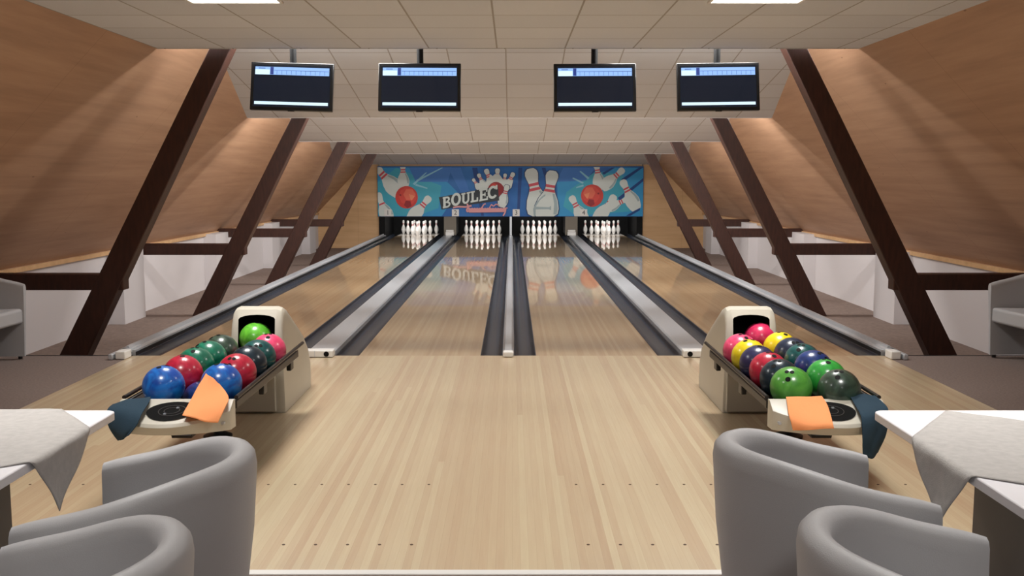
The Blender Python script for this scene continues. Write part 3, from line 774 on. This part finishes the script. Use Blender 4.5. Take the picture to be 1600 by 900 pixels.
C = {'blue': ball_mat('ball_blue', (30, 124, 214), (14, 74, 168)), 'red': ball_mat('ball_red', (206, 40, 70), (176, 22, 54), f=.3),
     'green': ball_mat('ball_green', (16, 128, 98), (8, 92, 72)), 'smoke': ball_mat('ball_smoke', (62, 84, 70), (38, 54, 46)), 'lime': ball_mat('ball_lime', (110, 196, 60), (84, 168, 48)),
     'pink': ball_mat('ball_pink', (238, 84, 128), (220, 60, 104)), 'teal': ball_mat('ball_teal', (12, 92, 90), (6, 62, 66)), 'navy': ball_mat('ball_navy', (34, 48, 74), (22, 32, 54)),
     'yellow': ball_mat('ball_yellow', (240, 216, 30), (224, 196, 20)), 'purple': ball_mat('ball_purple', (50, 50, 96), (34, 34, 70)), 'bgreen': ball_mat('ball_bright_green', (60, 180, 72), (40, 150, 58)),
     'rose': ball_mat('ball_rose', (216, 52, 100), (196, 36, 82)), 'petrol': ball_mat('ball_petrol', (14, 46, 62), (8, 30, 44)), 'royal': ball_mat('ball_royal', (28, 60, 130), (16, 38, 92)),
     'grass': ball_mat('ball_grass', (96, 172, 70), (74, 150, 58))}
GL, GR = 'bowling balls on the left rack', 'bowling balls on the right rack'
zb = .472
for x, y, z, c, lb, g in [
    (-1.79, -3.52, zb, 'blue', 'marbled bright blue bowling ball at the front left of the left rack', GL),
    (-1.79, -3.21, zb, 'red', 'glossy red bowling ball just behind the marbled blue one in the left rack', GL),
    (-1.80, -2.955, zb, 'green', 'green bowling ball between the red ball and another green ball, left rack', GL),
    (-1.795, -2.72, zb, 'green', 'green bowling ball directly in front of the smoky dark green ball, left rack', GL),
    (-1.79, -2.48, zb, 'smoke', 'smoky dark green bowling ball at the back left of the left rack', GL),
    (-1.505, -3.46, zb, 'blue', 'blue bowling ball behind the orange cloth on the left rack', GL),
    (-1.505, -3.16, zb, 'red', 'red bowling ball behind the blue one beside the side rail, left rack', GL),
    (-1.51, -2.90, zb, 'petrol', 'dark slate blue bowling ball behind the red ball beside the side rail, left rack', GL),
    (-1.51, -2.675, zb, 'teal', 'dark teal bowling ball in front of the pink one, left rack', GL),
    (-1.50, -2.445, zb, 'pink', 'bright pink bowling ball against the left hood', GL),
    (-1.675, -2.08, .49, 'lime', 'lime green bowling ball inside the opening of the left hood', GL),
    (-1.648, -3.335, .352, 'royal', 'dark blue bowling ball sunk in the middle of the left rack by the orange cloth', GL),
    (-1.660, -3.055, .340, 'green', 'green bowling ball sunk in the middle of the left rack', GL),
    (1.485, -3.55, zb, 'grass', 'light green bowling ball at the front of the right rack behind the orange cloth', GR),
    (1.485, -3.33, zb, 'petrol', 'very dark blue bowling ball behind the light green one, right rack', GR),
    (1.48, -3.11, zb, 'red', 'red bowling ball in the inner row of the right rack', GR),
    (1.475, -2.89, zb, 'purple', 'dark purple bowling ball between the red and yellow balls, right rack', GR),
    (1.475, -2.67, zb, 'yellow', 'yellow bowling ball next to the pink one in the inner row, right rack', GR),
    (1.47, -2.45, zb, 'pink', 'pink bowling ball at the back of the inner row, right rack', GR),
    (1.712, -3.62, zb, 'smoke', 'smoky dark green bowling ball at the front right of the right rack', GR),
    (1.735, -3.33, zb, 'bgreen', 'bright green bowling ball behind the smoky one, right rack', GR),
    (1.75, -3.05, zb, 'royal', 'royal blue bowling ball behind the bright green one, right rack', GR),
    (1.755, -2.82, zb, 'teal', 'dark teal bowling ball between two blue ones in the outer row, right rack', GR),
    (1.752, -2.60, zb, 'navy', 'navy blue bowling ball in front of the outer yellow one, right rack', GR),
    (1.74, -2.38, zb, 'yellow', 'yellow bowling ball at the back of the outer row, right rack', GR),
    (1.690, -2.07, .488, 'rose', 'crimson pink bowling ball inside the opening of the right hood', GR)]:
    ball((x, y, z), C[c], lb, yaw=random.uniform(-1.2, 1.2), tilt=random.uniform(-.2, .9), group=g)

# ------------------------------------------------------------------ cloths on the ball returns
def patch_cloth(name, rows, m, label, cat='cloth', wob=.006, seed=1, group=None):
    """rows: list of 3-D polylines, bicubic-ish interpolation between them"""
    R = random.Random(seed); ph = [R.uniform(0, 6) for _ in range(4)]
    def cr(p, t):
        n = len(p)-1; k = min(int(t*n), n-1); u = t*n-k
        p0, p1, p2, p3 = p[max(k-1, 0)], p[k], p[k+1], p[min(k+2, n)]
        return .5*((2*p1)+(-p0+p2)*u+(2*p0-5*p1+4*p2-p3)*u*u+(-p0+3*p1-3*p2+p3)*u*u*u)
    RR = [[Vector(q) for q in r] for r in rows]
    def fn(u, v):
        p = cr([cr(r, v) for r in RR], u)
        w = wob*(math.sin(u*7+ph[0]+v*3)+.6*math.sin(v*9+ph[1]+u*2))
        return p+Vector((0, -abs(w)*.8, w*.5+.002))
    o = cloth_obj(name, fn, 24, 24, m); tag(o, label, cat, group); return o
# left: orange, over the blue ball and the bumper
patch_cloth('cleaning_cloth', [
    [(-1.563, -3.530, 0.535), (-1.524, -3.570, 0.526), (-1.482, -3.570, 0.493)],
    [(-1.570, -3.650, 0.493), (-1.505, -3.640, 0.484), (-1.433, -3.640, 0.467)],
    [(-1.569, -3.750, 0.459), (-1.479, -3.750, 0.449), (-1.383, -3.750, 0.449)],
    [(-1.556, -3.870, 0.438), (-1.469, -3.870, 0.428), (-1.384, -3.840, 0.415)],
    [(-1.546, -3.970, 0.420), (-1.467, -3.960, 0.399), (-1.399, -3.900, 0.369)]], M['orange'],
    'crumpled orange cloth draped over the blue ball and bumper of the left ball return', seed=3)
patch_cloth('cleaning_cloth', [
    [(-1.968, -3.700, 0.421), (-1.899, -3.700, 0.441), (-1.792, -3.700, 0.448)],
    [(-1.955, -3.780, 0.432), (-1.865, -3.790, 0.444), (-1.764, -3.790, 0.446)],
    [(-1.950, -3.860, 0.412), (-1.845, -3.910, 0.424), (-1.745, -3.950, 0.427)],
    [(-1.925, -3.900, 0.344), (-1.830, -3.965, 0.360), (-1.752, -4.00, 0.385)],
    [(-1.884, -3.900, 0.284), (-1.842, -3.955, 0.303), (-1.796, -3.99, 0.327)]], M['navycloth'],
    'dark blue cloth hanging over the left end of the left bumper', seed=5)
patch_cloth('cleaning_cloth', [
    [(1.418, -3.700, 0.448), (1.512, -3.710, 0.453), (1.593, -3.720, 0.459)],
    [(1.398, -3.800, 0.431), (1.493, -3.800, 0.431), (1.595, -3.800, 0.434)],
    [(1.386, -3.870, 0.403), (1.465, -3.920, 0.402), (1.573, -3.920, 0.415)],
    [(1.388, -3.910, 0.374), (1.461, -3.980, 0.376), (1.558, -4.010, 0.393)],
    [(1.396, -3.920, 0.335), (1.464, -3.990, 0.357), (1.561, -4.020, 0.374)]], M['orange'],
    'flat orange cloth draped over the bumper of the right ball return', wob=.003, seed=8)
patch_cloth('cleaning_cloth', [
    [(1.742, -3.690, 0.458), (1.812, -3.690, 0.464), (1.868, -3.690, 0.458)],
    [(1.728, -3.790, 0.446), (1.800, -3.790, 0.446), (1.872, -3.780, 0.442)],
    [(1.704, -3.970, 0.416), (1.785, -3.940, 0.416), (1.868, -3.880, 0.418)],
    [(1.705, -3.995, 0.326), (1.775, -3.965, 0.315), (1.852, -3.900, 0.315)],
    [(1.718, -3.975, 0.226), (1.768, -3.945, 0.208), (1.820, -3.890, 0.219)]], M['navycloth'],
    'dark blue cloth hanging over the right end of the right bumper', seed=11)

# ================================================================== TABLES
def rrect(x0, x1, y0, y1, r, n=6):
    p = []
    for cx, cy, a in ((x1-r, y1-r, 0), (x0+r, y1-r, PI/2), (x0+r, y0+r, PI), (x1-r, y0+r, 1.5*PI)):
        for k in range(n+1): p.append((cx+r*math.cos(a+PI/2*k/n), cy+r*math.sin(a+PI/2*k/n)))
    return p
TZ = .74
def table(cx, side, label):
    t = thing('table', label, 'table', (cx, -5.93, 0))
    bm = prism(B(), rrect(-.41, .41, -.73, .73, .035), 'z', TZ-.03, TZ); obj('tabletop', bm, M['tabletop'], t, bevel=.004)
    obj('pedestal', boxm(-.265, .265, -.45, .25, .02, TZ-.03), M['pedestal'], t, bevel=.004)
    obj('base', boxm(-.3, .3, -.5, .3, .001, .02), M['pedestal'], t, bevel=.004)
    return t
table(-1.36-.41, -1, 'white table with a grey linen cloth at the left edge of the photo')
table(1.305+.41, 1, 'white table with a grey linen cloth at the right edge of the photo')
def tablecloth(corner, d1, d2, side_len, ex, sg, top, label, hang_out=.012, seed=0, curl=0):
    """square cloth; part past x=ex (sign sg) hangs down, part past y=top hangs down too"""
    c = Vector(corner); a = Vector(d1).normalized()*side_len; b = Vector(d2).normalized()*side_len
    def fn(u, v):
        p = c+a*u+b*v; x, y = p.x, p.y; z = TZ+.0015+.0012*math.sin(x*23+seed)*math.sin(y*19)+.0035*math.exp(-((u-.36-.02*math.sin(v*5))/.014)**2)
        over = (ex-x) if sg < 0 else (x-ex)
        over = -((x-ex)) if sg < 0 else over
        if over > 0:
            r = .012
            if over < r*PI/2: 
                th_ = over/r; x = ex-(sg)*(-1)*0+(-r*0)+ (r*math.sin(th_))*(-1 if sg < 0 else 1); z -= r*(1-math.cos(th_))
            else:
                z -= r+(over-r*PI/2); x = ex+(r+.006*math.sin(y*26+seed)*min(1, over*8)+curl*over)*(-1 if sg < 0 else 1)
            y = y+curl*-.35*over
        ov2 = y-top
        if ov2 > 0 and over <= 0:
            r = .012
            if ov2 < r*PI/2: y = top+r*math.sin(ov2/r); z -= r*(1-math.cos(ov2/r))
            else: z -= r+(ov2-r*PI/2); y = top+r
        return (x, y, z)
    o = cloth_obj('tablecloth', fn, 70, 70, M['linen'], .003); tag(o, label, 'tablecloth'); return o
# left table: right edge x=-1.36, cloth corner points towards the lanes
tablecloth((-1.155, -5.70), (-.626, .78), (-.78, -.626), .78, -1.36, 1, -5.20, 'grey linen cloth on the left table with one corner hanging down', seed=1)
tablecloth((1.10, -5.845), (.59, .807), (.807, -.59), .77, 1.305, -1, -5.20, 'grey linen cloth on the right table with one corner hanging down', seed=4, curl=.12)

# ================================================================== TUB CHAIRS
def chair_mesh(W=.64, D=.54, th=.047, zb=.762, za=.662, bot=.03):
    """shell open towards +Y(front). path from left arm front round the back to right arm front"""
    bm = B(); R = W/2; st = D-R
    path = []
    ns = 7; na = 26
    for k in range(ns): path.append((-R, st-(st)*k/ns, -1))
    for k in range(na+1):
        a = PI+PI*k/na; path.append((R*math.cos(a), R*math.sin(a), 0))
    for k in range(1, ns+1): path.append((R, st*k/ns, 1))
    # front (open) side at +y; back at y=-R
    n = len(path); rings = []
    for i, (x, y, s) in enumerate(path):
        if s == -1: nx, ny = -1, 0
        elif s == 1: nx, ny = 1, 0
        else: l = math.hypot(x, y); nx, ny = x/l, y/l
        f = (st-y)/(st+R); f = max(0, min(1, f)); s_ = f*f*(3-2*f)
        zt = za+(zb-za)*s_
        endk = min(i, n-1-i)
        e = [.0, .5, .8, .95][endk] if endk < 4 else 1
        ring = []
        t2 = th/2
        sect = [(-.008, bot), (.0, .30), (.012, .52), (.018, zt-.05), (.014, zt-.02), (.0, zt-.004), (-t2, zt+.004), (-th-.0, zt-.004), (-th-.012, zt-.02), (-th-.014, zt-.05), (-th-.006, .52), (-th, .40), (-th, bot)]
        for off, z in sect:
            zc = z-.018*(1-e) if z > zt-.06 else z
            flare = .0
            o_ = off*(1 if True else 1)
            mid = -th/2
            o_ = mid+(o_-mid)*(.55+.45*e)-.075*max(0, .62-z)
            ring.append(bm.verts.new((x+nx*o_, y+ny*o_+(0), zc)))
        rings.append(ring)
    m_ = len(rings[0])
    for i in range(n-1):
        for k in range(m_):
            bm.faces.new((rings[i][k], rings[i+1][k], rings[i+1][(k+1) % m_], rings[i][(k+1) % m_]))
    bm.faces.new(rings[0][::-1]); bm.faces.new(rings[-1])
    return bm, R, st, th
def make_chair(label, loc, rz):
    t = thing('tub_chair', label, 'armchair', loc, rz, 'grey tub chairs')
    bm, R, st, th = chair_mesh()
    s = obj('shell', bm, M['grey_fabric'], t, smooth=True, angle=60)
    ri = R-th+.006
    out = [(-ri+.004, st-.012)]+[(ri*math.cos(a)*.99, ri*math.sin(a)*.99) for a in [PI+PI*k/20 for k in range(21)]]+[(ri-.004, st-.012)]
    bm = prism(B(), [(x, y if y > 0 else y) for x, y in out], 'z', .31, .44)
    c = obj('seat', bm, M['grey_fabric'], t, bevel=.025, seg=4)
    for sx in (-1, 1):
        for yy in (st-.06, -R*.55):
            bm = B(); lathe(bm, [(0, 0), (.018, 0), (.018, .03), (0, .03)], 12, c=(sx*(R*.80 if yy < 0 else R-.04), yy, 0)); obj('foot', bm, M['blackpl'], t)
    return t
ch = make_chair('grey tub chair beside the left table, the farther of the two there', (-1.055, -5.835, 0), math.radians(90))
def chair(label, loc, rz): return dup(ch, loc, math.radians(rz), label=label)
chair('grey tub chair at the lower left corner, nearest beside the left table', (-1.01, -6.57, 0), 90)
chair('grey tub chair beside the right table, the farther of the two there', (.965, -5.79, 0), -87).scale = (.83, 1, 1.035)
chair('grey tub chair at the lower right, nearest beside the right table', (1.02, -6.50, 0), -90)
chair('grey tub chair standing on the carpet at the far left edge', (-4.38, -.43, 0), -92)
chair('grey tub chair standing on the carpet at the far right edge', (4.42, -.34, 0), 97)
